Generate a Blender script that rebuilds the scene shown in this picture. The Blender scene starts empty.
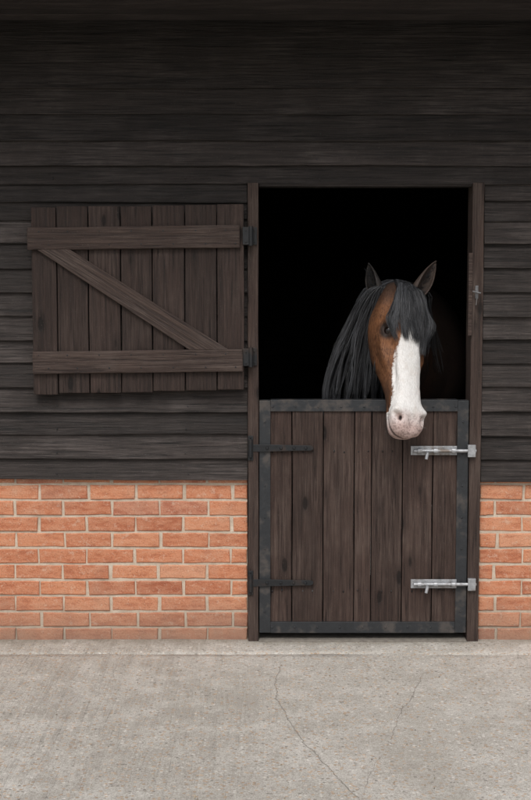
import bpy, math, random
import numpy as np
from mathutils import Vector, Matrix, noise
random.seed(7)
S=bpy.context.scene
COL=S.collection
# ---------------------------------------------------------------- survey (photo measurements -> metres on the facade)
CAM_H=1.77; CAM_D=6.5; TILT=math.radians(5.5); F=1400.0
def wz(py,y=0.0):
    return CAM_H+(CAM_D+y)*math.tan(math.atan((400-py)/F)-TILT)
def wx(px,py,y=0.0):
    z=wz(py,y); return (px-265.5)/F*((CAM_D+y)*math.cos(TILT)+(CAM_H-z)*math.sin(TILT))
def gxy(px,py):
    d=CAM_H/math.tan(TILT-math.atan((400-py)/F))
    return ((px-265.5)/F*(d*math.cos(TILT)+CAM_H*math.sin(TILT)), d-CAM_D)
# ---------------------------------------------------------------- helpers
def empty(name):
    e=bpy.data.objects.new(name,None); COL.objects.link(e); return e
class MB:
    def __init__(s): s.v=[];s.f=[];s.r=[]
    def add(s,vs,fs,r=None):
        if r is None: r=random.random()
        o=len(s.v); s.v+= [tuple(p) for p in vs]; s.f+=[tuple(i+o for i in f) for f in fs]; s.r+=[r]*len(vs)
    def box(s,x0,x1,y0,y1,z0,z1,r=None,j=0):
        vs=[(x,y,z) for x in(x0,x1) for y in(y0,y1) for z in(z0,z1)]
        if j: vs=[tuple(c+random.uniform(-j,j) for c in p) for p in vs]
        s.add(vs,[(0,1,3,2),(4,6,7,5),(0,4,5,1),(2,3,7,6),(0,2,6,4),(1,5,7,3)],r)
    def cyl(s,a,b,rad,n=16,r=None,rad2=None):
        a=Vector(a);b=Vector(b);d=(b-a).normalized()
        u=d.orthogonal().normalized();w=d.cross(u); rad2=rad if rad2 is None else rad2
        vs=[];
        for c,rr in((a,rad),(b,rad2)):
            for i in range(n):
                t=2*math.pi*i/n; vs.append(c+u*math.cos(t)*rr+w*math.sin(t)*rr)
        fs=[(i,(i+1)%n,n+(i+1)%n,n+i) for i in range(n)]+[tuple(range(n-1,-1,-1)),tuple(range(n,2*n))]
        s.add(vs,fs,r)
    def obj(s,name,mat,parent=None,bevel=0,smooth=False,seg=2):
        me=bpy.data.meshes.new(name); me.from_pydata(s.v,[],s.f); me.update()
        a=me.attributes.new('rnd','FLOAT','POINT'); a.data.foreach_set('value',s.r)
        o=bpy.data.objects.new(name,me); COL.objects.link(o); me.materials.append(mat)
        if parent: o.parent=parent
        import bmesh
        bm=bmesh.new(); bm.from_mesh(me); bmesh.ops.recalc_face_normals(bm,faces=bm.faces); bm.to_mesh(me); bm.free()
        if smooth: me.polygons.foreach_set('use_smooth',[True]*len(me.polygons))
        if bevel:
            m=o.modifiers.new('bev','BEVEL'); m.width=bevel; m.segments=seg; m.limit_method='ANGLE'
        return o
def newmat(name):
    m=bpy.data.materials.new(name); m.use_nodes=True; nt=m.node_tree; b=nt.nodes['Principled BSDF']
    return m,nt,b
class N:
    def __init__(s,nt): s.nt=nt
    def n(s,t,**k):
        nd=s.nt.nodes.new(t)
        for a,b in k.items(): setattr(nd,a,b)
        return nd
    def L(s,a,b): s.nt.links.new(a,b)
    def val(s,x,inp):
        if isinstance(x,(int,float)): inp.default_value=x
        elif isinstance(x,tuple): inp.default_value=x if len(x)==len(inp.default_value) else (*x,1)
        else: s.L(x,inp)
    def math(s,op,a,b=0.0,c=None,clamp=False):
        nd=s.n('ShaderNodeMath',operation=op,use_clamp=clamp); s.val(a,nd.inputs[0]); s.val(b,nd.inputs[1])
        if c is not None: s.val(c,nd.inputs[2])
        return nd.outputs[0]
    def mix(s,f,a,b,bt='MIX'):
        nd=s.n('ShaderNodeMix',data_type='RGBA',blend_type=bt); s.val(f,nd.inputs[0]); s.val(a,nd.inputs[6]); s.val(b,nd.inputs[7]); return nd.outputs[2]
    def noise(s,vec,scale,detail=4,rough=.55,dist=0.0,out=0):
        nd=s.n('ShaderNodeTexNoise'); s.L(vec,nd.inputs['Vector']); nd.inputs['Scale'].default_value=scale; nd.inputs['Detail'].default_value=detail
        nd.inputs['Roughness'].default_value=rough; nd.inputs['Distortion'].default_value=dist; return nd.outputs[out]
    def mapr(s,v,a,b,c=0.0,d=1.0,smooth=False):
        nd=s.n('ShaderNodeMapRange'); nd.clamp=True
        if smooth: nd.interpolation_type='SMOOTHSTEP'
        s.val(v,nd.inputs[0])
        for i,x in enumerate((a,b,c,d)): nd.inputs[i+1].default_value=x
        return nd.outputs[0]
    def scale(s,vec,sc):
        nd=s.n('ShaderNodeMapping'); s.L(vec,nd.inputs[0]); nd.inputs['Scale'].default_value=sc; return nd.outputs[0]
    def obj(s): return s.n('ShaderNodeTexCoord').outputs['Object']
    def attr(s,name): 
        nd=s.n('ShaderNodeAttribute'); nd.attribute_name=name; return nd.outputs['Fac']
    def bump(s,h,strength,dist,normal=None):
        nd=s.n('ShaderNodeBump'); s.L(h,nd.inputs['Height']); nd.inputs['Strength'].default_value=strength; nd.inputs['Distance'].default_value=dist
        if normal is not None: s.L(normal,nd.inputs['Normal'])
        return nd.outputs[0]
def wood(name,dark,light,axis,rough=.75,var=.35,dust=(.12,.10,.09),dustamt=.35,bumpd=.003,knots=True):
    m,nt,b=newmat(name); g=N(nt)
    co=g.obj(); rnd=g.attr('rnd')
    off=g.n('ShaderNodeVectorMath',operation='SCALE'); off.inputs[0].default_value=(17.3,41.7,29.1); g.L(rnd,off.inputs['Scale'])
    ad=g.n('ShaderNodeVectorMath',operation='ADD'); g.L(co,ad.inputs[0]); g.L(off.outputs[0],ad.inputs[1]); v=ad.outputs[0]
    fine=[110,110,110]; fine[axis]=4.0
    med=[22,22,22]; med[axis]=1.1
    n1=g.noise(g.scale(v,tuple(fine)),1,5,.72,.3)
    n2=g.noise(g.scale(v,tuple(med)),1,4,.65,1.8)
    n3=g.noise(v,3.2,4,.65)
    n4=g.noise(v,150,2,.6)
    f=g.math('ADD',g.math('MULTIPLY',n1,.6),g.math('MULTIPLY',n2,.4)); f=g.mapr(f,.38,.61)
    c=g.mix(f,dark,light)
    d=g.math('MULTIPLY',g.mapr(n3,.45,.62),g.mapr(n1,.42,.60)); d=g.math('MULTIPLY',d,dustamt)
    c=g.mix(d,c,dust)
    h=f
    chk=g.mapr(n1,.39,.33,0,.85); c=g.mix(chk,c,tuple(x*.3 for x in dark))
    if knots:
        ks=[10,10,10]; ks[axis]=3.6
        vo=g.n('ShaderNodeTexVoronoi'); g.L(g.scale(v,tuple(ks)),vo.inputs['Vector']); vo.inputs['Scale'].default_value=1
        k=g.mapr(vo.outputs['Distance'],.09,.15,1,0,True); halo=g.mapr(vo.outputs['Distance'],.12,.30,1,0,True)
        c=g.mix(g.math('MULTIPLY',halo,.35),c,tuple(x*.5 for x in dark))
        c=g.mix(g.math('MULTIPLY',k,.85),c,tuple(x*.3 for x in dark))
        h=g.math('SUBTRACT',h,g.math('MULTIPLY',k,.8))
    sp=g.mapr(n4,.66,.71); c=g.mix(g.math('MULTIPLY',sp,.4),c,dust)
    bri=g.mapr(rnd,0,1,1-var,1+var)
    mul=g.n('ShaderNodeVectorMath',operation='SCALE'); g.L(c,mul.inputs[0]); g.L(bri,mul.inputs['Scale'])
    g.L(mul.outputs[0],b.inputs['Base Color'])
    g.L(g.mapr(n2,.3,.7,rough-.14,rough+.12),b.inputs['Roughness']); b.inputs['Specular IOR Level'].default_value=.35
    g.L(g.bump(h,1.0,bumpd),b.inputs['Normal'])
    return m
def metal(name,col,rough,metallic,rust=None,rustamt=0,bs=60):
    m,nt,b=newmat(name); g=N(nt); co=g.obj()
    n1=g.noise(co,bs,5,.65); n2=g.noise(co,14,5,.6)
    c=g.mix(g.mapr(n1,.3,.7),tuple(x*.7 for x in col),tuple(min(1,x*1.25) for x in col))
    if rust: c=g.mix(g.math('MULTIPLY',g.mapr(n2,.50,.64),rustamt),c,rust)
    g.L(c,b.inputs['Base Color']); g.L(g.mapr(n2,.3,.7,rough-.1,rough+.15),b.inputs['Roughness']); b.inputs['Metallic'].default_value=metallic
    g.L(g.bump(n1,.35,.0012),b.inputs['Normal']); return m
M_clad=wood('clad_board_wood',(.013,.0105,.0095),(.041,.033,.030),0,var=.32,dust=(.095,.080,.075),dustamt=.45,knots=False)
M_shut=wood('shutter_wood',(.016,.0095,.0075),(.044,.028,.023),2,var=.25,dust=(.085,.062,.052),dustamt=.35)
M_ledge=wood('ledge_wood',(.023,.014,.0115),(.064,.043,.035),0,var=.14,dust=(.12,.095,.082),dustamt=.35)
M_door=wood('door_plank_wood',(.024,.0135,.0105),(.064,.040,.032),2,var=.25,dust=(.12,.090,.075),dustamt=.40)
M_post=wood('post_wood',(.026,.016,.013),(.070,.046,.037),2,var=.1,dust=(.12,.095,.08),dustamt=.4)
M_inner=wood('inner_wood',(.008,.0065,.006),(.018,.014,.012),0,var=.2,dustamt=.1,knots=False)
M_steel=metal('black_painted_steel',(.016,.018,.021),.5,.0,(.085,.07,.06),.6)
M_iron=metal('black_iron',(.012,.013,.015),.5,.2,(.05,.03,.02),.5)
M_galv=metal('galvanised_steel',(.36,.37,.385),.45,.5,(.15,.11,.08),.8)
# ---------------------------------------------------------------- brick
def brick_mat():
    m,nt,b=newmat('weathered_brick'); g=N(nt); co=g.obj(); rnd=g.attr('rnd')
    r=g.n('ShaderNodeValToRGB'); g.L(rnd,r.inputs[0]); cr_=r.color_ramp
    cols=[(0,(.33,.105,.055)),(.2,(.44,.155,.078)),(.5,(.51,.195,.100)),(.78,(.53,.215,.112)),(.93,(.56,.275,.165)),(1,(.42,.17,.105))]
    cr_.elements[0].position=0; cr_.elements[0].color=(*cols[0][1],1); cr_.elements[1].position=1; cr_.elements[1].color=(*cols[-1][1],1)
    for p,c in cols[1:-1]: e=cr_.elements.new(p); e.color=(*c,1)
    off=g.n('ShaderNodeVectorMath',operation='SCALE'); off.inputs[0].default_value=(7.3,1.7,9.1); g.L(rnd,off.inputs['Scale'])
    ad=g.n('ShaderNodeVectorMath',operation='ADD'); g.L(co,ad.inputs[0]); g.L(off.outputs[0],ad.inputs[1]); v=ad.outputs[0]
    n1=g.noise(g.scale(v,(14,14,40)),1,5,.65); n2=g.noise(v,160,3,.7); n3=g.noise(co,3.5,4,.6); n5=g.noise(v,40,4,.65)
    c=g.mix(g.mapr(n1,.40,.68,0,.5),r.outputs[0],(.60,.33,.21))
    c=g.mix(g.mapr(n1,.48,.32,0,.55),c,(.31,.105,.06))
    c=g.mix(g.mapr(n2,.56,.7,0,.35),c,(.62,.48,.37))
    c=g.mix(g.mapr(n2,.44,.32,0,.55),c,(.18,.08,.055))
    c=g.mix(g.mapr(n5,.57,.70,0,.45),c,(.58,.44,.34))
    c=g.mix(g.mapr(n3,.52,.75,0,.4),c,(.38,.26,.19))
    sep=g.n('ShaderNodeSeparateXYZ'); g.L(co,sep.inputs[0])
    dirt=g.math('MULTIPLY',g.mapr(g.math('ADD',sep.outputs[2],g.math('MULTIPLY',g.math('SUBTRACT',n3,.5),.35)),-.02,.22,1,0),.72)
    c=g.mix(dirt,c,(.225,.165,.13))
    g.L(c,b.inputs['Base Color']); b.inputs['Roughness'].default_value=.9; b.inputs['Specular IOR Level'].default_value=.2
    g.L(g.bump(g.math('ADD',n2,g.math('MULTIPLY',n1,.8)),.8,.004),b.inputs['Normal']); return m
def mortar_mat():
    m,nt,b=newmat('lime_mortar'); g=N(nt); co=g.obj()
    n1=g.noise(co,18,4,.6); n2=g.noise(co,200,3,.7); n3=g.noise(co,3.5,4,.6)
    c=g.mix(g.mapr(n1,.3,.7),(.42,.34,.26),(.60,.51,.41)); c=g.mix(g.mapr(n2,.5,.7,0,.5),c,(.27,.22,.17))
    sep=g.n('ShaderNodeSeparateXYZ'); g.L(co,sep.inputs[0])
    c=g.mix(g.mapr(g.math('ADD',sep.outputs[2],g.math('MULTIPLY',g.math('SUBTRACT',n3,.5),.35)),-.02,.22,.65,0),c,(.21,.175,.14))
    g.L(c,b.inputs['Base Color']); b.inputs['Roughness'].default_value=.95
    g.L(g.bump(n2,.8,.002),b.inputs['Normal']); return m
M_brick=brick_mat(); M_mortar=mortar_mat()
stable=empty('stable_building')
XL=-5.0; XR=5.2; YB=4.8
xpl0,xpl1=wx(248,400),wx(258.5,400)       # left post
xpr0,xpr1=wx(469,400),wx(480.5,400)       # right post
Z_brick=wz(478)+.03
PITCH=.0762; BL=.2265
br=MB(); mo=MB()
def brick_run(x0,x1,shift):
    nrow=int(Z_brick/PITCH)+1
    for r in range(nrow):
        z0=r*PITCH-.008; z1=z0+PITCH-.0108
        x=x0-((r%2)*.5+shift)*BL+random.uniform(-.012,.012)
        while x<x1:
            a=max(x+random.uniform(-.003,.003),x0); bb=min(x+BL-.0105+random.uniform(-.004,.003),x1)
            if bb-a>.02:
                y=-.0065+random.uniform(-.003,.0025); q=.004
                j=lambda:random.uniform(-.0024,.0024)
                o=[(a+j(),z0+j()),(bb+j(),z0+j()),(bb+j(),z1+j()),(a+j(),z1+j())]
                top=[];bot=[]
                for k in range(1,5):
                    u=k/5; bot.append((o[0][0]+(o[1][0]-o[0][0])*u,o[0][1]+(o[1][1]-o[0][1])*u+random.uniform(-.0014,.0014)))
                    top.append((o[2][0]+(o[3][0]-o[2][0])*u,o[2][1]+(o[3][1]-o[2][1])*u+random.uniform(-.0014,.0014)))
                o=[o[0]]+bot+[o[1],o[2]]+top+[o[3]]; n=len(o)
                cx=(a+bb)/2; cz=(z0+z1)/2; hx=(bb-a)/2; hz=(z1-z0)/2
                vs=[(p[0],.055,p[1]) for p in o]+[(p[0],y+q,p[1]) for p in o]+[(p[0]-q*(p[0]-cx)/hx,y+random.uniform(-.0008,.0008),p[1]-q*(p[1]-cz)/hz) for p in o]
                fs=[tuple(range(n-1,-1,-1))]
                for k in range(n):
                    fs.append((k,(k+1)%n,n+(k+1)%n,n+k)); fs.append((n+k,n+(k+1)%n,2*n+(k+1)%n,2*n+k))
                fs.append(tuple(range(2*n,3*n))); br.add(vs,fs,min(1,max(0,random.gauss(.5,.27))))
            x+=BL
    nx=int((x1-x0)/.02); nz=int(Z_brick/.0127)
    vs=[];fs=[]
    for i in range(nx+1):
        for k in range(nz+1):
            X=x0+(x1-x0)*i/nx; Z=-.01+(Z_brick+.01)*k/nz
            vs.append((X,-.0010+.0022*noise.noise(Vector((X*30,1,Z*30))),Z))
    for i in range(nx):
        for k in range(nz):
            a=i*(nz+1)+k; fs.append((a,a+nz+1,a+nz+2,a+1))
    mo.add(vs,fs,.5)
brick_run(XL,xpl0-.004,.1); brick_run(xpr1+.004,XR,.62)
br.obj('brick_plinth',M_brick,stable); mo.obj('brick_mortar',M_mortar,stable,smooth=True)
core=MB(); ZT=2.95; Zop=wz(184)
core.box(XL,xpl0,.062,.12,0,ZT); core.box(xpr1,XR,.062,.12,0,ZT); core.box(xpl0+.0,xpr1,.062,.12,Zop+.03,ZT)
core.box(XL,xpl0,.0,.058,Z_brick,ZT); core.box(xpr1,XR,.0,.058,Z_brick,ZT); core.box(xpl0+.001,xpr1-.001,.0,.058,Zop+.03,ZT)
core.obj('wall_core',M_inner,stable)
# ---------------------------------------------------------------- weatherboards
cl=MB()
def fboard(x0,x1,zb,zt,seed):
    n=max(2,int((x1-x0)/.06)); vs=[];fs=[]
    th=random.uniform(.023,.034); slope=random.uniform(-.002,.002)
    for i in range(n+1):
        x=x0+(x1-x0)*i/n
        e=.007*noise.noise(Vector((x*1.1,seed*3.1,0)))+.0026*noise.noise(Vector((x*9,seed*3.1,4)))+slope*(x)
        w=.005*noise.noise(Vector((x*.9,seed*5.3,9)))
        prof=[(-.001,zb+e),(-th+w,zb+e),(-th+w-.0005,zb+e+.004),(-.0085+w*.3,zt+.022),(-.001,zt+.022)]
        vs+= [(x,p[0],p[1]) for p in prof]
    for i in range(n):
        for k in range(5):
            a=i*5+k; b2=i*5+(k+1)%5; fs.append((a,b2,b2+5,a+5))
    fs.append((0,1,2,3,4)); fs.append(tuple(n*5+k for k in (4,3,2,1,0)))
    cl.add(vs,fs)
def split(x0,x1,zb,zt,seed):
    xs=[x0]
    if x0<-2.5: xs.append(random.uniform(-3.4,-1.9))
    if x1>2.5: xs.append(random.uniform(2.2,4.0))
    xs.append(x1)
    for a,b in zip(xs[:-1],xs[1:]): fboard(a+.001,b-.001,zb,zt,seed+a)
left=[479,458,434,411,387,363,340,316,292,268,244,220,203,184.5]
right=[481,459,435,411,387,363,339,316,292,268,244,221,202,184.5]
up=[184.5,166,141,115,89,63,38,14,-12]
for i in range(len(left)-1): split(XL,xpl0-.002,wz(left[i]),wz(left[i+1]),i)
for i in range(len(right)-1): split(xpr1+.002,XR,wz(right[i]),wz(right[i+1]),i+40)
for i in range(len(up)-1): split(XL,XR,wz(up[i]),wz(up[i+1]),i+80)
cl.obj('weatherboard_cladding',M_clad,stable)
cn=MB()
for lst,rng in ((left,(-4.7,-.1)),(right,(1.06,5.0)),(up,(-4.7,5.0))):
    for i in range(len(lst)-1):
        for X in np.arange(-4.75,5.1,.61):
            X+=.11
            if rng[0]<X<rng[1]:
                xx=X+random.uniform(-.012,.012); z=wz(lst[i])+.028+random.uniform(-.004,.004)
                cn.cyl((xx,-.018,z),(xx,-.0335,z),.0028,8,.5)
cn.obj('cladding_nails',M_iron,stable)
# ---------------------------------------------------------------- door frame
fr=MB()
def rough_bar(mb,x0,x1,y0,y1,z0,z1,axis,seed,amp=.0015,r=None):
    lo,hi=((x0,x1) if axis==0 else (z0,z1)); n=max(3,int((hi-lo)/.08)); vs=[];fs=[]
    for i in range(n+1):
        t=lo+(hi-lo)*i/n
        k=[amp*noise.noise(Vector((t*2.3,seed,q*7.0))) for q in range(4)]
        if axis==0: ring=[(t,y0+k[0],z0+k[1]),(t,y1,z0+k[1]),(t,y1,z1+k[3]),(t,y0+k[2],z1+k[3])]
        else: ring=[(x0+k[1],y0+k[0],t),(x0+k[1],y1,t),(x1+k[3],y1,t),(x1+k[3],y0+k[2],t)]
        vs+=ring
    for i in range(n):
        for q in range(4): a=i*4+q;b=i*4+(q+1)%4; fs.append((a,b,b+4,a+4))
    fs+=[(0,1,2,3),tuple(n*4+q for q in (3,2,1,0))]
    mb.add(vs,fs,r)
rough_bar(fr,xpl0,xpl1,-.038,.115,0.0,Zop+.004,2,1,.003,r=.6); rough_bar(fr,xpr0,xpr1,-.038,.115,0.0,Zop+.004,2,2,.003,r=.5)
fr.obj('door_frame',M_post,stable,bevel=.003)
hd=MB(); rough_bar(hd,xpl1+.001,xpr0-.001,-.022,.115,Zop-.012,Zop+.028,0,3,r=.1)
hd.obj('door_head',M_clad,stable,bevel=.003)
th=MB(); th.box(xpl1+.001,xpr0-.001,-.05,.3,-.02,.012)
# ---------------------------------------------------------------- lower door
door=empty('lower_door'); door.parent=stable
dx0,dx1=xpl1+.004,xpr0-.004; dz0,dz1=wz(631),wz(400)
pl=MB(); seams=[262,292,323,354,371,402,432,466]; tones=[.55,.25,.5,.85,.35,.7,.45]
for i in range(7):
    a=wx(seams[i],500)+.0022; b=wx(seams[i+1],500)-.0022
    rough_bar(pl,a,b,-.021+random.uniform(-.004,.003),.02,dz0+.01,dz1-.008,2,i+10,.0022,r=tones[i])
pl.obj('door_planks',M_door,door,bevel=.004)
bk=MB(); bk.box(wx(262,500)+.004,wx(466,500)-.004,.0205,.045,dz0+.15,dz0+.26,.3); bk.box(wx(262,500)+.004,wx(466,500)-.004,.0205,.045,dz1-.30,dz1-.19,.3)
bk.obj('door_back_ledges',M_ledge,door)
nb=MB()
for i in range(7):
    xm=wx((seams[i]+seams[i+1])/2,500)
    for zc in (dz0+.20,dz1-.24):
        for e in(-.022,.024): nb.cyl((xm+e,-.0215,zc+random.uniform(-.008,.008)),(xm+e,-.0262,zc),.0032,8,.5)
nb.obj('door_nails',M_iron,door)
st=MB(); fw=wx(270.5,500)-wx(259.5,500)
st.box(dx0,dx0+fw,-.031,.026,dz0,dz1,.5); st.box(dx1-fw,dx1,-.031,.026,dz0,dz1,.5)
st.box(dx0+fw+.0005,dx1-fw-.0005,-.0325,.027,dz1-.050,dz1+.003,.5); st.box(dx0+fw+.0005,dx1-fw-.0005,-.0325,.027,dz0-.001,dz0+.052,.5)
for i in range(9):
    for z in (dz1-.028,dz0+.026):
        x=dx0+.06+(dx1-dx0-.12)*i/8; st.cyl((x,-.0325,z),(x,-.0355,z),.006,10,.5,.004)
for i in range(7):
    z=dz0+.1+(dz1-dz0-.2)*i/6
    for x in (dx0+fw/2,dx1-fw/2): st.cyl((x,-.031,z),(x,-.034,z),.005,10,.5,.003)
st.obj('steel_edging',M_steel,door,bevel=.0025)
hg=MB()
for py in (447,581):
    z=wz(py); x0=wx(249,py); x1=wx(313,py); h=.017
    prof=[(x0+.012,h),(x0+.06,h*1.0),(x1-.05,h*.72),(x1-.012,h*.72),(x1,h*.35)]
    top=[(x,-.0415,z+w) for x,w in prof]; bot=[(x,-.0415,z-w) for x,w in prof][::-1]
    ring=top+bot; n=len(ring); vs=ring+[(p[0],-.0335,p[2]) for p in ring]
    hg.add(vs,[tuple(range(n)),tuple(range(2*n-1,n-1,-1))]+[(i,(i+1)%n,n+(i+1)%n,n+i) for i in range(n)],.5)
    hg.cyl((x0+.008,-.046,z-.042),(x0+.008,-.046,z+.042),.009,14)
    hg.box(x0-.004,x0+.02,-.0435,-.0385,z-.058,z+.058,.5)
    for xx in (.085,.15,.21,.265):
        if x0+xx<x1-.015: hg.cyl((x0+xx,-.0415,z),(x0+xx,-.047,z),.0075,12,.5,.005)
    for zz in(-.05,.05): hg.cyl((x0+.008,-.0435,z+zz),(x0+.008,-.048,z+zz),.005,10,.5,.003)
hg.obj('strap_hinges',M_iron,door,bevel=.0012)
bo=MB()
for py in (449.5,582):
    z=wz(py); xa=wx(410,py); xb=wx(474,py)
    bo.box(xa,xa+.215,-.0385,-.0335,z-.021,z+.021,.5)
    bo.cyl((xa+.012,-.049,z),(xb+.004,-.049,z),.0078,16)
    for xx in (.03,.105,.188):
        x=xa+xx
        vs=[];fs=[];nn_=9
        for e in (0,1):
            for k in range(nn_):
                t=math.pi*k/(nn_-1)
                for rr in(.0085,.0125): vs.append((x+e*.02,-.049-math.sin(t)*rr if 0<k<nn_-1 else -.038,z+math.cos(t)*rr))
        for k in range(nn_-1):
            a=2*k; c=2*nn_+2*k
            fs+=[(a,a+1,a+3,a+2),(c,c+2,c+3,c+1),(a+1,c+1,c+3,a+3),(a,a+2,c+2,c)]
        bo.add(vs,fs,.5)
    bo.cyl((xa+.075,-.049,z),(xa+.075,-.072,z-.012),.006,12); bo.cyl((xa+.075,-.070,z-.008),(xa+.068,-.074,z-.036),.0075,12)
    bo.box(xb-.036,xb+.0,-.0525,-.0388,z-.028,z-.011,.5); bo.box(xb-.036,xb,-.0525,-.0388,z+.011,z+.028,.5); bo.box(xb-.036,xb,-.0605,-.053,z-.028,z+.028,.5)
    for xx,zz in((.012,.014),(.012,-.014),(.07,.015),(.15,-.015),(.15,.015),(.205,.014),(.205,-.014)):
        bo.cyl((xa+xx,-.0385,z+zz),(xa+xx,-.0405,z+zz),.004,8)
bo.obj('sliding_bolts',M_galv,door,bevel=.001)
# ---------------------------------------------------------------- upper door, folded back on wall
sh=empty('upper_door'); sh.parent=stable
ys=-.062
sx=lambda px,py: wx(px,py,ys)
sz=lambda py: wz(py,ys)
sp=MB(); se=[32,57.5,89,121,152.5,185,217,244.5]; tones=[.45,.3,.7,.4,.55,.25,.65]
for i in range(7):
    a=sx(se[i],300)+.0025; b=sx(se[i+1],300)-.0025; t=i/6
    zt=sz(207-2.6*t)+random.uniform(-.003,.003); zb=sz(394-4*t)+random.uniform(-.004,.004)
    rough_bar(sp,a,b,ys-.012+random.uniform(-.002,.002),ys+.012,zb,zt,2,i+30,.0025,r=tones[i])
sp.obj('shutter_planks',M_shut,sh,bevel=.004)
def ledge(name,p0,p1,w,y0,y1,seed,r):
    a=Vector((sx(*p0),0,sz(p0[1]))); b=Vector((sx(*p1),0,sz(p1[1]))); L=(b-a).length; ang=math.atan2(b.z-a.z,b.x-a.x)
    mb=MB(); rough_bar(mb,0,L,y0,y1,-w/2,w/2,0,seed,.003,r)
    o=mb.obj(name,M_ledge,sh,bevel=.006); o.location=a; o.rotation_euler=(0,-ang,0); return o
ledge('top_ledge',(28,239),(240,236.5),.103,ys-.034,ys-.0135,51,.45)
ledge('bottom_ledge',(33.5,362.5),(243,360),.103,ys-.034,ys-.0135,52,.75)
bm_=MB(); pts=[(37,249.3),(70,249.3),(229,349.6),(190,349.8)]
vs=[(sx(*p),ys-.0325,sz(p[1])) for p in pts]+[(sx(*p),ys-.0138,sz(p[1])) for p in pts]
c0=Vector(vs[0]); dv=(Vector(vs[2])-Vector(vs[1])); ang=math.atan2(dv.z,dv.x); Rm=Matrix.Rotation(ang,3,'Y')
vs=[tuple(Rm@(Vector(v)-c0)) for v in vs]
bm_.add(vs,[(0,1,2,3),(7,6,5,4),(0,4,5,1),(1,5,6,2),(2,6,7,3),(3,7,4,0)],.6)
o=bm_.obj('diagonal_brace',M_ledge,sh,bevel=.004); o.location=c0; o.rotation_euler=(0,-ang,0)
nl=MB()
for i in range(7):
    px=(se[i]+se[i+1])/2
    for q,py in ((0,232),(1,245),(0,355),(1,368)):
        x=sx(px+(5 if q else -5),py); z=sz(py-1.5*(i/6)); nl.cyl((x,ys-.033,z),(x,ys-.0365,z),.004,8,.5)
for py in (236,357):
    z=sz(py); x=sx(250,py)
    nl.box(sx(243.5,py)-.004,x,ys-.018,ys-.0125,z-.04,z+.04,.5); nl.cyl((x+.004,ys-.016,z-.045),(x+.004,ys-.016,z+.045),.010,14)
    nl.box(x+.004,wx(257,py),-.05,-.0405,z-.04,z+.04,.5); nl.box(x+.004,x+.016,ys-.012,-.0405,z-.04,z+.04,.5)
    for zz in(-.026,.026): nl.cyl((sx(246,py),ys-.018,z+zz),(sx(246,py),ys-.022,z+zz),.005,8); nl.cyl((wx(254.5,py),-.05,z+zz),(wx(254.5,py),-.054,z+zz),.005,8)
nl.obj('shutter_hinges',M_iron,sh,bevel=.001)
la=MB(); la.box(wx(466.8,300),wx(470.2,300)+.003,-.052,-.0385,wz(335),wz(253),.9)
la.obj('latch_strip',M_ledge,stable,bevel=.002)
lb=MB(); x=wx(475.5,292); z=wz(292)
lb.box(x-.007,x+.007,-.0435,-.039,z-.03,z+.03,.5); lb.cyl((x,-.044,z),(x,-.062,z),.005,10); lb.cyl((x-.022,-.06,z+.004),(x+.016,-.06,z-.004),.0038,10); lb.cyl((x+.0,-.05,z-.03),(x-.004,-.052,z-.06),.0035,8)
for zz in(-.024,.024): lb.cyl((x,-.0435,z+zz),(x,-.046,z+zz),.004,8)
lb.obj('post_latch',metal('dull_zinc',(.16,.16,.165),.5,.4,(.1,.07,.05),.7),stable,bevel=.001)
# ---------------------------------------------------------------- shell
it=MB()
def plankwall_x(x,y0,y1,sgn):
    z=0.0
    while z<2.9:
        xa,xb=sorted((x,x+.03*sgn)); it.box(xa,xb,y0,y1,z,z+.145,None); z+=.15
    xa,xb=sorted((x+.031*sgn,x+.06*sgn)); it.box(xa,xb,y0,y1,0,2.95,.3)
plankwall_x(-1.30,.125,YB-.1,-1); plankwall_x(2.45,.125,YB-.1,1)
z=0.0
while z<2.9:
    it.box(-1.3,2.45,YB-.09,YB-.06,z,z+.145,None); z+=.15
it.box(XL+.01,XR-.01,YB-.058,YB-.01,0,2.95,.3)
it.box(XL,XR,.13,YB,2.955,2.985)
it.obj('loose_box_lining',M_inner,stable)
ow=MB()
for xx,s in((XL,-1),(XR,1)):
    z=0.0
    while z<2.9: ow.box(xx-.0 if s>0 else xx-.03,xx+.03 if s>0 else xx,-.02,YB,z,z+.145,None); z+=.15
z=0.0
while z<2.9: ow.box(XL,XR,YB+.001,YB+.03,z,z+.145,None); z+=.15
ow.obj('outer_walls',M_clad,stable)
sf=MB(); Zs=wz(22)
y=-.032
while y>-.60:
    sf.box(XL-.3,XR+.3,y-.135,y,Zs+random.uniform(0,.004),Zs+.02,None); y-=.14
yf=y
sf.box(XL-.3,XR+.3,yf-.03,yf-.001,Zs-.03,Zs+.16,.5)
sf.obj('eaves_soffit',M_clad,stable,bevel=.003)
fl=MB(); fl.box(-1.29,2.44,.13,YB-.1,.004,.02); 
def tile_mat():
    m,nt,b=newmat('roof_tile'); g=N(nt); co=g.obj(); n=g.noise(co,6,5); r=g.attr('rnd')
    c=g.mix(r,(.16,.075,.05),(.26,.13,.085)); c=g.mix(g.mapr(n,.4,.7,0,.6),c,(.12,.11,.08)); g.L(c,b.inputs['Base Color']); b.inputs['Roughness'].default_value=.9; return m
M_tile=tile_mat()
rf=MB(); ridge_y=2.4; ridge_z=Zs+.16+(ridge_y-yf)*.6
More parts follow.
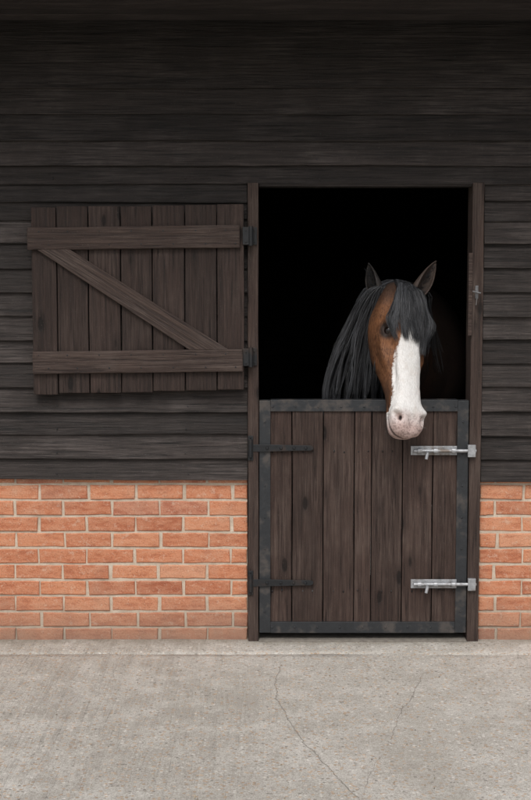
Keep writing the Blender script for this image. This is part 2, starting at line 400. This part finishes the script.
for side in (0,1):
    ya=yf-.06 if side==0 else ridge_y*2-yf+.06
    nrow=26
    for r in range(nrow):
        t0=r/nrow; t1=(r+1.25)/nrow
        p0=(ya+(ridge_y-ya)*t0, Zs+.17+(ridge_z-Zs-.17)*t0); p1=(ya+(ridge_y-ya)*min(1,t1), Zs+.17+(ridge_z-Zs-.17)*min(1,t1)-.015)
        x=XL-.3-(r%2)*.1
        while x<XR+.3:
            w=.25; k=random.uniform(0,.004)
            vs=[(x,p0[0],p0[1]+k),(x+w-.006,p0[0],p0[1]+k),(x+w-.006,p1[0],p1[1]),(x,p1[0],p1[1]),(x,p0[0],p0[1]+.02+k),(x+w-.006,p0[0],p0[1]+.02+k),(x+w-.006,p1[0],p1[1]+.018),(x,p1[0],p1[1]+.018)]
            rf.add(vs,[(0,1,2,3),(4,7,6,5),(0,4,5,1),(1,5,6,2),(2,6,7,3),(3,7,4,0)]); x+=w
for xx in (XL-.02,XR+.02):
    rf.add([(xx,yf,Zs+.15),(xx,ridge_y,ridge_z-.05),(xx,2*ridge_y-yf,Zs+.15)],[(0,1,2)],.2)
rf.obj('tiled_roof',M_tile,stable)
# ---------------------------------------------------------------- concrete yard
def concrete():
    m,nt,b=newmat('brushed_concrete'); g=N(nt); co=g.obj()
    sep=g.n('ShaderNodeSeparateXYZ'); g.L(co,sep.inputs[0]); X,Y=sep.outputs[0],sep.outputs[1]
    big=g.noise(co,1.3,4,.6); med=g.noise(co,6,5,.7); fine=g.noise(co,60,4,.75); vf=g.noise(co,230,2,.7); m2=g.noise(co,17,4,.7)
    c=g.mix(g.mapr(big,.35,.65),(.42,.395,.350),(.55,.52,.475))
    c=g.mix(g.mapr(med,.44,.62,0,.65),c,(.38,.35,.305))
    c=g.mix(g.mapr(med,.46,.32,0,.5),c,(.60,.575,.53))
    c=g.mix(g.mapr(m2,.55,.68,0,.45),c,(.30,.275,.235))
    c=g.mix(g.mapr(fine,.50,.64,0,.7),c,(.28,.255,.22))
    c=g.mix(g.mapr(vf,.52,.66,0,.55),c,(.66,.635,.59))
    c=g.mix(g.mapr(vf,.47,.35,0,.65),c,(.20,.18,.155))
    vo=g.n('ShaderNodeTexVoronoi'); g.L(co,vo.inputs['Vector']); vo.inputs['Scale'].default_value=58; vo.inputs['Randomness'].default_value=1
    hs=g.n('ShaderNodeSeparateColor'); g.L(vo.outputs['Color'],hs.inputs[0])
    stone=g.mapr(vo.outputs['Distance'],.30,.42,1,0)
    lit=g.math('MULTIPLY',stone,g.mapr(hs.outputs[0],.76,.80)); dk=g.math('MULTIPLY',stone,g.mapr(hs.outputs[1],.82,.86)); og=g.math('MULTIPLY',stone,g.mapr(hs.outputs[2],.78,.82))
    c=g.mix(g.math('MULTIPLY',lit,.6),c,(.72,.69,.64)); c=g.mix(g.math('MULTIPLY',dk,.65),c,(.13,.115,.10)); c=g.mix(g.math('MULTIPLY',og,.6),c,(.44,.29,.17))
    rot=g.n('ShaderNodeMapping'); g.L(co,rot.inputs[0]); rot.inputs['Rotation'].default_value=(0,0,math.radians(-58)); rot.inputs['Scale'].default_value=(26,1.2,1)
    st_=g.noise(rot.outputs[0],1,4,.7,.6)
    ridge0=g.mapr(st_,.40,.60)
    mask=g.math('MULTIPLY',g.mapr(g.math('ADD',X,g.math('MULTIPLY',g.math('SUBTRACT',big,.5),1.8)),-.5,.4,1,0.15),g.mapr(med,.38,.58,.35,1))
    ridge=g.math('MULTIPLY',ridge0,mask)
    c=g.mix(g.math('MULTIPLY',ridge,.38),c,(.27,.245,.21))
    def blob(cx,cy,r,st,colr,c):
        dx=g.math('SUBTRACT',X,cx); dy=g.math('SUBTRACT',Y,cy)
        d=g.math('SQRT',g.math('ADD',g.math('MULTIPLY',dx,dx),g.math('MULTIPLY',g.math('MULTIPLY',dy,dy),.35)))
        d=g.math('ADD',d,g.math('MULTIPLY',g.math('SUBTRACT',med,.5),r*3.2))
        return g.mix(g.math('MULTIPLY',g.mapr(d,r*.5,r*1.0,1,0,True),st),c,colr)
    c=blob(.54,-1.66,.16,.33,(.25,.225,.185),c); c=blob(.62,-1.98,.12,.25,(.25,.23,.19),c); c=blob(-.3,-2.1,.10,.2,(.24,.22,.2),c); c=blob(-.85,-.9,.10,.2,(.24,.22,.2),c)
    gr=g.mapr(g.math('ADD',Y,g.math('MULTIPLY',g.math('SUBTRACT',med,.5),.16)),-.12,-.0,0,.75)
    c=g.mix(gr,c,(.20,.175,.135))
    g.L(c,b.inputs['Base Color']); b.inputs['Roughness'].default_value=.88; b.inputs['Specular IOR Level'].default_value=.25
    h=g.math('ADD',g.math('MULTIPLY',fine,.6),g.math('MULTIPLY',vf,.5)); h=g.math('ADD',h,g.math('MULTIPLY',ridge,.9))
    g.L(g.bump(h,.8,.006),b.inputs['Normal']); return m
M_con=concrete()
yard=empty('concrete_yard')
ym=MB()
xs=np.concatenate([np.linspace(-14,-3,12),np.linspace(-2.8,2.8,113),np.linspace(3,14,12)])
ed=lambda x: -.235+.014*noise.noise(Vector((x*1.5,0,0)))+.008*noise.noise(Vector((x*14,3,0)))
und=lambda x,y: .004*noise.noise(Vector((x*.8,y*.8,2)))+.0012*noise.noise(Vector((x*6,y*6,5)))
ysl=list(np.linspace(-14,-4,14))+list(np.linspace(-3.9,-.3,70))
def slab2(rows):
    vs=[];fs=[];ny=len(rows)
    for x in xs:
        for f in rows: vs.append(f(x))
    for i in range(len(xs)-1):
        for k in range(ny-1): a=i*ny+k; fs.append((a,a+ny,a+ny+1,a+1))
    ym.add(vs,fs,.5)
jd=lambda x: .004*max(0,.6+1.2*noise.noise(Vector((x*2.3,7,1))))
rows=[(lambda x,y=y:(x,y,und(x,y)-.002)) for y in ysl]
rows+=[lambda x:(x,ed(x)-.006,und(x,-.24)-.002),lambda x:(x,ed(x)-.002,-.002-jd(x)),lambda x:(x,ed(x)+.001,-.002-jd(x)),lambda x:(x,ed(x)+.005,und(x,-.2)+.0)]
rows+=[(lambda x,y=y:(x,y,und(x,y)+.001+.004*(y+.2)/.2)) for y in (-.18,-.12,-.07,-.03,.0,.05,.13)]
slab2(rows)
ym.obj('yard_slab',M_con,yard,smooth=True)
def plain(name,c1,c2,sc,rough=.9):
    m,nt,b=newmat(name); g=N(nt); co=g.obj(); n=g.noise(co,sc,5,.65)
    g.L(g.mix(g.mapr(n,.3,.7),c1,c2),b.inputs['Base Color']); b.inputs['Roughness'].default_value=rough; g.L(g.bump(n,.5,.01),b.inputs['Normal']); return m
fl.obj('stable_floor',plain('stable_floor_mat',(.04,.033,.028),(.075,.06,.045),20),stable)
th.obj('threshold',plain('threshold_concrete',(.12,.105,.09),(.22,.2,.17),40),stable,bevel=.004)
ck=MB()
def crack(pts,w):
    P=[Vector((*gxy(*p),0)) for p in pts]; out=[]
    for a,b in zip(P[:-1],P[1:]):
        n=max(2,int((b-a).length/.012))
        for i in range(n): out.append(a.lerp(b,i/n))
    out.append(P[-1]); vs=[];fs=[]
    for i,p in enumerate(out):
        d=(out[min(i+1,len(out)-1)]-out[max(i-1,0)]).normalized(); s=Vector((-d.y,d.x,0))
        off=.011*noise.noise(Vector((i*.13,w*900,0)))+.007*noise.noise(Vector((i*.6,w*900,3)))
        ww=w*(.25+1.2*abs(noise.noise(Vector((i*.35,w*500,8)))))*min(1,(len(out)-i)/12)*min(1,(i+1)/12)
        for e in(-1,1):
            q=p+s*(off+e*ww); vs.append((q.x,q.y,und(q.x,q.y)-.002+.0018))
    for i in range(len(out)-1): fs.append((2*i,2*i+1,2*i+3,2*i+2))
    ck.add(vs,fs,.5)
crack([(281,662),(275,683),(277,700),(291,722),(303,742),(327,765),(352,792),(372,815)],.0024)
crack([(424,672),(413,695),(399,715),(392,735),(386,748)],.0021)
crack([(291,722),(318,733),(340,738)],.0010); crack([(386,748),(370,772),(362,800)],.0012)
crack([(120,655),(112,668),(117,690)],.0009)
ck.obj('concrete_cracks',plain('crack_dirt',(.17,.15,.13),(.28,.25,.22),50),yard)
deb=MB()
for i in range(1100):
    x=random.uniform(-2.5,2.5); yy=-.012-abs(random.gauss(0,.05)) if random.random()<.7 else random.uniform(-2.6,-.05)
    s=random.uniform(.0015,.0045); z=und(x,yy)+.0015; a=random.uniform(0,3.14)
    if random.random()<.25:
        l=random.uniform(.008,.028); dx,dy=math.cos(a)*l,math.sin(a)*l; nx_,ny_=-math.sin(a)*.0012,math.cos(a)*.0012
        deb.add([(x-nx_,yy-ny_,z+.001),(x+dx-nx_,yy+dy-ny_,z+.002),(x+dx+nx_,yy+dy+ny_,z+.0025),(x+nx_,yy+ny_,z+.0015)],[(0,1,2,3)],1.0)
    else:
        vs=[(x+s*random.uniform(.6,1.2)*math.cos(a+k*1.57),yy+s*random.uniform(.6,1.2)*math.sin(a+k*1.57),z-.001) for k in range(4)]+[(x+s*.2,yy,z+s*.9)]
        deb.add(vs,[(0,1,4),(1,2,4),(2,3,4),(3,0,4)],random.uniform(0,.6))
m,nt,b=newmat('grit'); g=N(nt); g.L(g.mix(g.attr('rnd'),(.16,.14,.12),(.48,.38,.24)),b.inputs['Base Color']); b.inputs['Roughness'].default_value=.9
deb.obj('grit_and_chaff',m,yard)
gd=MB(); gd.add([(-400,-400,-.03),(400,-400,-.03),(400,400,-.03),(-400,400,-.03)],[(0,1,2,3)],.5)
gd.obj('ground',plain('grass_ground',(.05,.075,.02),(.09,.11,.04),3))
# ================================================================= HORSE
horse=empty('horse')
def cr(vals,ts,t):
    n=len(ts); i=0
    while i<n-2 and t>ts[i+1]: i+=1
    u=(t-ts[i])/(ts[i+1]-ts[i]); u=min(1,max(0,u))
    p=[vals[max(0,i-1)],vals[i],vals[i+1],vals[min(n-1,i+2)]]
    return .5*((2*p[1])+(-p[0]+p[2])*u+(2*p[0]-5*p[1]+4*p[2]-p[3])*u*u+(-p[0]+3*p[1]-3*p[2]+p[3])*u**3)
P0=Vector((.630,.17,1.665)); P1=Vector((.640,-.175,.995)); HL=(P1-P0).length
hd_=(P1-P0).normalized(); yaw=math.radians(25); nn=Vector((math.sin(yaw),-math.cos(yaw),0)); nn=(nn-hd_*nn.dot(hd_)).normalized(); ss=nn.cross(hd_)
T=[-.03,.0,.08,.18,.30,.40,.50,.60,.70,.80,.88,.95,.99,1.01]
W=[.03,.066,.094,.112,.123,.112,.097,.086,.079,.078,.085,.079,.058,.018]
FF=[.015,.045,.072,.088,.088,.084,.079,.075,.072,.069,.067,.052,.034,.010]
BB=[.03,.08,.14,.20,.225,.22,.185,.14,.108,.095,.092,.084,.060,.018]
def sgn_ang(a): return a if a>=0 else 2*math.pi+a
def head_pt(t,th,off=0.0):
    w,f,b=cr(W,T,t),cr(FF,T,t),cr(BB,T,t)
    sm=lambda a,b_,x: (lambda u:u*u*(3-2*u))(min(1,max(0,(x-a)/(b_-a))))
    e=.80-.10*sm(.38,.55,t)*(1-sm(.75,.9,t))
    s,c=math.sin(th),math.cos(th)
    s_=math.copysign(abs(s)**e,s)*w; n_=(f if c>=0 else b)*math.copysign(abs(c)**e,c)
    if c<0: s_*=1-.25*abs(c)
    k1=sm(.34,.46,t)*(1-sm(.80,.88,t))
    if c>0: s_*=1-.22*k1*c
    a=abs(th if th<=math.pi else th-2*math.pi)
    g=lambda t0,a0,st,sa:math.exp(-((t-t0)/st)**2-((a-a0)/sa)**2)
    dis=.024*g(.295,.88,.05,.26)+.008*g(.40,1.25,.035,.3)-.020*g(.18,1.0,.06,.28)-.015*g(.345,1.12,.028,.18)+.019*g(.49,1.52,.09,.13)-.024*g(.62,1.30,.09,.28)-.019*g(.47,1.05,.08,.2)
    dis+=.014*g(.22,2.0,.10,.45)
    dis+=.020*g(.870,.98,.05,.40)-.046*g(.905,.84,.024,.23)-.014*g(.885,1.10,.018,.15)+.010*g(.965,2.9,.05,.9)-.008*g(.93,0,.05,.25)
    if t>.78: dis-=.016*math.exp(-((n_+.022+.02*(1-t))/.008)**2)*min(1,(t-.78)/.06)
    dis+=.0022*noise.noise(Vector((t*22,math.sin(th)*3,math.cos(th)*3)))
    # branching facial vein along the cheek
    dis+=.003*math.exp(-((a-1.35-.5*math.sin(t*9))/.05)**2)*sm(.42,.50,t)*(1-sm(.70,.8,t))
    r=math.hypot(s_,n_)+1e-6; k=(r+dis+off)/r
    return P0+hd_*(t*HL)+ss*(s_*k)+nn*(n_*k)
def loft(rings,mb):
    n=len(rings[0]); vs=[p for r in rings for p in r]; fs=[]
    for i in range(len(rings)-1):
        for k in range(n): a=i*n+k;b=i*n+(k+1)%n; fs.append((a,b,b+n,a+n))
    fs.append(tuple(range(n-1,-1,-1))); fs.append(tuple((len(rings)-1)*n+k for k in range(n))); mb.add(vs,fs,.5)
hm=MB()
loft([[head_pt(-.03+1.04*i/160,2*math.pi*k/120) for k in range(120)] for i in range(161)],hm)
def tube(cs,rw,rh,mb,ref=Vector((0,0,1)),res=28,sub=6,egg=0):
    n=len(cs); ts=list(range(n)); cv=[Vector(c) for c in cs]; rings=[]
    m=(n-1)*sub
    for i in range(m+1):
        t=i/sub; c=Vector([cr([q[k] for q in cv],ts,t) for k in range(3)]); e=.02
        c2=Vector([cr([q[k] for q in cv],ts,min(n-1,t+e)) for k in range(3)]); c1=Vector([cr([q[k] for q in cv],ts,max(0,t-e)) for k in range(3)])
        d=(c2-c1).normalized(); s=d.cross(ref).normalized(); u=s.cross(d); a=cr(rw,ts,t); b=cr(rh,ts,t)
        rings.append([c+s*(a*math.cos(2*math.pi*k/res)*(1-egg*math.sin(2*math.pi*k/res)))+u*(b*math.sin(2*math.pi*k/res)) for k in range(res)])
    loft(rings,mb)
tube([(.632,.15,1.50),(.642,.25,1.45),(.665,.40,1.38),(.71,.60,1.32),(.755,.85,1.27),(.77,1.25,1.25),(.77,2.0,1.25),(.76,2.5,1.31),(.76,2.85,1.36),(.76,3.03,1.36)],
     [.085,.118,.160,.22,.31,.37,.37,.34,.27,.10],[.10,.19,.26,.34,.41,.43,.41,.39,.32,.14],hm,res=48,sub=8,egg=.12)
R=Vector((0,1,0))
for sx_ in(-1,1):
    x=.76+.19*sx_
    tube([(x,1.0,1.25),(x,.95,.95),(x,.93,.62),(x,.92,.50),(x,.93,.34),(x,.94,.17),(x,.89,.10),(x,.86,.02)],[.14,.12,.075,.072,.048,.062,.075,.095],[.17,.14,.08,.078,.055,.07,.085,.10],hm,ref=R,res=24)
    x=.76+.20*sx_
    tube([(x,2.72,1.30),(x,2.62,.98),(x,2.74,.72),(x,2.86,.56),(x,2.84,.38),(x,2.80,.17),(x,2.75,.10),(x,2.72,.02)],[.17,.14,.085,.065,.05,.064,.078,.095],[.26,.19,.10,.085,.06,.072,.088,.10],hm,ref=R,res=24)
EYE=[]
ET,EA=.345,1.06
for sg in(-1,1):
    c=head_pt(ET,sgn_ang(EA*sg),-.002); nrm=(head_pt(ET,sgn_ang(EA*sg),.05)-c).normalized()
    EYE.append((c,nrm,sg))
    u=hd_-nrm*hd_.dot(nrm); u.normalize(); v=nrm.cross(u)
    if v.dot(nn)<0: v=-v
    for half,rad in((1,.0065),(-1,.0050)):
        pts=[]
        for i in range(15):
            a=math.pi*i/14; pts.append(c+u*(math.cos(a)*.031)+v*(math.sin(a)*.0225*half)+nrm*(.003+.006*math.sin(a)))
        tube([tuple(p) for p in pts],[rad]*15,[rad]*15,hm,ref=nrm,res=8,sub=2)
ho=hm.obj('horse_body',M_inner,horse)
m=ho.modifiers.new('r','REMESH'); m.mode='VOXEL'; m.voxel_size=.005; m.use_smooth_shade=True
m=ho.modifiers.new('s','SMOOTH'); m.factor=.5; m.iterations=2
dg=bpy.context.evaluated_depsgraph_get(); me=bpy.data.meshes.new_from_object(ho.evaluated_get(dg)); ho.modifiers.clear(); ho.data=me; me.name='horse_body'
nv=len(me.vertices); co=np.empty(nv*3); me.vertices.foreach_get('co',co); co=co.reshape(-1,3)
rel=co-np.array(P0); tt=rel@np.array(hd_)/HL; s_=rel@np.array(ss); n_=rel@np.array(nn)
inhead=(tt>-.1)&(tt<1.2)&(co[:,1]<.32)
bw=np.interp(tt,[.10,.25,.35,.45,.55,.65,.75,.83,.88,1],[.015,.03,.048,.064,.070,.070,.074,.088,.14,.2])
side=np.interp(tt,[.8,.88],[1,0])
white=bw-np.abs(s_-.002)-np.maximum(0,-n_+.01)*1.3*side
white=np.where(inhead,white,-.2)
white=np.where(co[:,2]<.5,.5-co[:,2],white)
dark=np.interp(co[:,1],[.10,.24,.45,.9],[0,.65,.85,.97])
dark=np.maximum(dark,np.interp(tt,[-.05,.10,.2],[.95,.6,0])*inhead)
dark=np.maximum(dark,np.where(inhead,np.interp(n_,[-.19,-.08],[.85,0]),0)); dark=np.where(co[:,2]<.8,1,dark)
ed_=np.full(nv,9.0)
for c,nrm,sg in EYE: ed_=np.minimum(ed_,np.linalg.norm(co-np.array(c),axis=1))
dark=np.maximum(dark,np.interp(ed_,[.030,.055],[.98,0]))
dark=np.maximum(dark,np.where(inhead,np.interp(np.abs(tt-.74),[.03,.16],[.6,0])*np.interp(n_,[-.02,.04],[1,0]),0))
pink=np.zeros(nv); no=np.zeros(nv)
for sg in(-1,1):
    c=np.array(head_pt(.903,sgn_ang(.86*sg),-.006)); d=np.linalg.norm(co-c,axis=1)
    pink=np.maximum(pink,np.interp(d,[.022,.060],[1,0])); no=np.maximum(no,np.interp(d,[.018,.028],[1,0]))
mouth=np.where(inhead&(tt>.80),np.interp(np.abs(n_+.022+.02*(1-tt)),[.003,.010],[1,0]),0)
pink=np.maximum(pink,np.where(inhead,np.interp(tt,[.86,.96],[0,1]),0)); no=np.maximum(no,mouth*.85)
for nm,ar in(('white',white),('dark',dark),('pink',pink),('hole',no)):
    a=me.attributes.new(nm,'FLOAT','POINT'); a.data.foreach_set('value',ar.astype(np.float32))
me.polygons.foreach_set('use_smooth',[True]*len(me.polygons))
def coat():
    m,nt,b=newmat('bay_coat'); g=N(nt); co=g.obj()
    f1=g.noise(g.scale(co,(230,140,50)),1,3,.7); f2=g.noise(co,16,4,.65); f3=g.noise(co,90,3,.6)
    br_=g.mix(g.mapr(f2,.35,.65),(.060,.023,.011),(.17,.066,.027)); br_=g.mix(g.mapr(f1,.38,.66,0,.6),br_,(.28,.135,.065))
    br_=g.mix(g.mapr(f1,.46,.34,0,.6),br_,(.045,.02,.012))
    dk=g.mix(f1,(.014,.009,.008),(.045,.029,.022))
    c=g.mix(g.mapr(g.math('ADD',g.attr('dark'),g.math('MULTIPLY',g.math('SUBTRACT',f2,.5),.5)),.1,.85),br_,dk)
    w=g.mapr(g.math('ADD',g.attr('white'),g.math('MULTIPLY',g.math('SUBTRACT',f3,.5),.02)),-.003,.004)
    wh=g.mix(g.mapr(f1,.35,.7),(.62,.60,.58),(.81,.80,.785)); wh=g.mix(g.mapr(f2,.50,.68,0,.45),wh,(.52,.45,.39))
    c=g.mix(w,c,wh)
    c=g.mix(g.math('MULTIPLY',g.attr('pink'),.8),c,(.48,.32,.285))
    sp_=g.math('MULTIPLY',g.attr('pink'),g.mapr(f3,.50,.60)); c=g.mix(g.math('MULTIPLY',sp_,.6),c,(.19,.13,.12))
    c=g.mix(g.attr('hole'),c,(.02,.012,.011))
    g.L(c,b.inputs['Base Color']); b.inputs['Roughness'].default_value=.62; b.inputs['Specular IOR Level'].default_value=.3
    g.L(g.bump(g.math('ADD',f1,g.math('MULTIPLY',f2,.8)),.9,.004),b.inputs['Normal']); return m
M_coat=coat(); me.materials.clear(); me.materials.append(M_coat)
def uvs(mb,c,r,nrm,flat=1.0,n=20):
    u=nrm.orthogonal().normalized(); v=nrm.cross(u); rings=[]
    for i in range(1,n):
        a=math.pi*i/n; rings.append([c+nrm*(math.cos(a)*r*flat)+u*(math.sin(a)*r*math.cos(2*math.pi*k/24))+v*(math.sin(a)*r*math.sin(2*math.pi*k/24)) for k in range(24)])
    loft(rings,mb)
em=MB()
for c,nrm,sg in EYE: uvs(em,c-nrm*.0105,.0262,nrm)
m_eye,nt,b=newmat('horse_eye'); b.inputs['Base Color'].default_value=(.010,.006,.005,1); b.inputs['Roughness'].default_value=.05
em.obj('horse_eyes',m_eye,horse,smooth=True)
def ear(base,tip,opening,Wd,dk):
    base=Vector(base);tip=Vector(tip);ax=(tip-base); L=ax.length; ax.normalize(); op=Vector(opening); op=(op-ax*op.dot(ax)).normalized(); sd=ax.cross(op)
    us=[0,.15,.35,.55,.75,.9,1]; ww=[.62,.9,1,.92,.68,.36,.05]; NU=26; NA=20; vs=[];fs=[]
    for i in range(NU+1):
        u=i/NU; w=Wd*cr(ww,us,u); openk=2.75-1.1*min(1,u*1.3)
        for k in range(NA+1):
            a=-openk+2*openk*k/NA
            vs.append(base+ax*(u*L)+sd*(math.sin(a)*w)-op*(math.cos(a)*w*.72)+op*(.02*math.sin(u*2.4))-op*.012*u*u)
    for i in range(NU):
        for k in range(NA): a=i*(NA+1)+k; fs.append((a,a+1,a+NA+2,a+NA+1))
    mb=MB(); mb.add(vs,fs,dk); return mb
def earmat():
    m,nt,b=newmat('ear_coat'); g=N(nt); co=g.obj(); f1=g.noise(g.scale(co,(220,220,60)),1,3,.7); r=g.attr('rnd')
    c=g.mix(r,(.070,.048,.038),(.008,.007,.007)); c=g.mix(g.mapr(f1,.4,.7,0,.4),c,(.075,.055,.042)); g.L(c,b.inputs['Base Color']); b.inputs['Roughness'].default_value=.7
    g.L(g.bump(f1,.5,.003),b.inputs['Normal']); return m
M_ear=earmat()
EARS=(((.552,.185,1.60),(.492,.19,1.782),(-.80,-.60,0),.046,1.0),((.694,.185,1.600),(.812,.20,1.792),(.55,-.85,.1),.043,.1))
for args in EARS:
    o=ear(*args).obj('ear',M_ear,horse,smooth=True); sm=o.modifiers.new('s','SOLIDIFY'); sm.thickness=.007
hair=MB()
def strand(pts,r0,mb,sides=3,sub=3,r=None):
    n=len(pts);ts=list(range(n)); m=(n-1)*sub; P=[Vector([cr([q[k] for q in pts],ts,i/sub) for k in range(3)]) for i in range(m+1)]
    vs=[];fs=[]; ph=random.random()*6
    for i,p in enumerate(P):
        d=(P[min(i+1,m)]-P[max(i-1,0)]).normalized(); u=d.cross(Vector((.3,.9,.2))).normalized(); w=d.cross(u)
        t=i/m; r_=r0*(1-t)**.45*(.6+.4*min(1,t*6))+.0002
        for k in range(sides): a=2*math.pi*k/sides+ph; vs.append(p+u*(r_*math.cos(a))+w*(r_*math.sin(a)*.6))
    for i in range(m):
        for k in range(sides): a=i*sides+k;b=i*sides+(k+1)%sides; fs.append((a,b,b+sides,a+sides))
    mb.add(vs,fs,random.random() if r is None else r)
# hair tufts inside the ears
for args in EARS:
    b0=Vector(args[0]); t0=Vector(args[1]); ax=(t0-b0); op=Vector(args[2]).normalized()
    for i in range(70):
        u=random.uniform(.25,.8); p=b0+ax*u+op*.012+Vector((random.uniform(-.012,.012),0,0)); q=p+op*random.uniform(.01,.022)+Vector((random.uniform(-.015,.015),0,random.uniform(.0,.03)))
        strand([tuple(p),tuple((p+q)/2+op*.004),tuple(q)],.0009,hair,r=.4)
def outer(z): return float(np.interp(z,[1.0,1.17,1.28,1.40,1.50,1.58,1.64,1.70],[.265,.285,.312,.355,.400,.440,.485,.57]))
for i in range(4300):
    q=random.random()**.9; ry=random.uniform(.15,.50); ze=random.uniform(1.0,1.20) if random.random()<.75 else random.uniform(1.2,1.45)
    clump=math.floor(q*26)/26; q2=q+(clump+.02-q)*.5; cv=noise.noise(Vector((clump*13,1,1)))
    amp=random.uniform(0,.014)+.020*abs(cv); ph=clump*40+random.uniform(-.45,.45); q2+=.14*cv
    pts=[(.622+random.uniform(-.02,.01),ry,1.680+random.uniform(-.012,.02))]
    for z in [1.665,1.62,1.55,1.46,1.36,1.26,1.16,1.04]:
        if z<ze: break
        k=q+(q2-q)*min(1,(1.68-z)/.35)
        inner=.575 if z>1.5 else .562
        x=outer(z)*(1-k)+inner*k+amp*math.sin(z*13+ph)+random.uniform(-.002,.002)
        y=ry-.02-.10*(1.66-z)/.6*(1-q)+.014*math.sin(z*9+ph)
        y=max(y,.105)
        if k>.55: y=max(y*.6+.05,.10) if z<1.5 else max(y,.13)
        if k>.85 and 1.2<z<1.6: y=min(y,.075)
        pts.append((x,y,z))
    strand(pts,random.choice([.0008,.0012,.0018]),hair,r=min(1,max(0,.5+1.1*noise.noise(Vector((clump*31,5,2)))+random.uniform(-.4,.4))))
for i in range(350):
    q=random.random(); ry=random.uniform(.20,.5); ze=random.uniform(1.2,1.5)
    pts=[(.635,ry,1.675)]
    for z in(1.64,1.56,1.46,1.35,1.25,1.15,1.05):
        if z<ze: break
        pts.append((.69+.09*q+.17*(1.65-z)*(.4+q)+.008*math.sin(z*15+q*20),ry+.02*math.sin(z*8+q*9)-.03,z))
    strand(pts,.0014,hair,r=random.random()*.3)
hair_m,nt,b=newmat('mane_hair'); g=N(nt); r=g.attr('rnd'); rr_=g.math('POWER',r,1.6)
g.L(g.mix(rr_,(.005,.005,.006),(.085,.088,.096)),b.inputs['Base Color']); b.inputs['Roughness'].default_value=.42; b.inputs['Specular IOR Level'].default_value=.5  # paler blue-grey strands paint the hair's sheen into the base colour
hair.obj('mane',hair_m,horse,smooth=True)
fk=MB()
for i in range(2600):
    s0=random.gauss(.16,.42); s0=max(-.60,min(1,s0)); cl_=round(s0*8)/8
    te=random.uniform(.22,.42)+.14*noise.noise(Vector((cl_*9,2,2)))+(.05 if s0>.3 else 0)
    base=P0+hd_*(-.035*HL)+ss*(s0*.045)+nn*random.uniform(-.03,.03); pts=[tuple(base)]
    lift=random.uniform(.004,.026); dv=random.uniform(-.12,.12)
    for j in range(1,8):
        t=-.01+(te+.01)*j/7; k=t/.45
        fan=.62+.62*min(1,k*1.4)
        a=s0*fan; a+=(cl_*fan-a)*.55*k + .09*math.sin(j*1.1+cl_*20)*k+dv*k
        pts.append(tuple(head_pt(t,sgn_ang(a),lift+.012*math.sin(math.pi*min(1,j/5)))))
    strand(pts,random.choice([.0008,.0012,.0018]),fk,r=min(1,max(0,.6+1.0*noise.noise(Vector((cl_*31,5,2)))+random.uniform(-.4,.4))))
fk.obj('forelock',hair_m,horse,smooth=True)
# whiskers
wk=MB()
for i in range(45):
    a=random.uniform(-2.6,2.6); t=random.uniform(.88,.98); p=head_pt(t,sgn_ang(a),-.001); q=head_pt(t,sgn_ang(a),random.uniform(.012,.03))
    strand([tuple(p),tuple((p+q)/2),tuple(q+hd_*.006)],.0004,wk,r=.5)
wk.obj('whiskers',hair_m,horse)
tl=MB()
for i in range(250):
    a=random.uniform(0,6.28); rr=random.uniform(0,.05)
    tl_p=[(.76+rr*math.cos(a)*k,3.0+o_+rr*math.sin(a)*k,z) for k,o_,z in((.5,0,1.52),(.8,.08,1.45),(1.3,.12,1.2),(1.8,.12,.9),(1.5,.10,.55))]
    strand(tl_p,.004,tl)
tl.obj('tail',hair_m,horse,smooth=True)
# ---------------------------------------------------------------- light, world, camera
w=bpy.data.worlds.new('World'); S.world=w; w.use_nodes=True; g=N(w.node_tree); bg=w.node_tree.nodes['Background']
sky=g.n('ShaderNodeTexSky'); sky.sky_type='NISHITA'; sky.sun_disc=False; sky.sun_elevation=math.radians(52); sky.sun_rotation=math.radians(190); sky.air_density=1.0; sky.dust_density=4.0; sky.ozone_density=1
hs=g.n('ShaderNodeHueSaturation'); hs.inputs['Saturation'].default_value=.4; g.L(sky.outputs[0],hs.inputs['Color']); g.L(hs.outputs[0],bg.inputs[0]); bg.inputs[1].default_value=.15
sd=bpy.data.lights.new('sun','SUN'); sd.energy=1.5; sd.angle=math.radians(25); sd.color=(1,.98,.95); so=bpy.data.objects.new('sun',sd); COL.objects.link(so); so.rotation_euler=(math.radians(38),0,math.radians(-10))
cd=bpy.data.cameras.new('camera'); cd.sensor_fit='VERTICAL'; cd.sensor_height=36; cd.lens=F/800*36; cd.clip_end=2000
cam=bpy.data.objects.new('camera',cd); COL.objects.link(cam); cam.location=(0,-CAM_D,CAM_H); cam.rotation_euler=(math.radians(90)-TILT,0,0); S.camera=cam
S.view_settings.view_transform='Standard'; S.view_settings.look='None'; S.view_settings.exposure=0
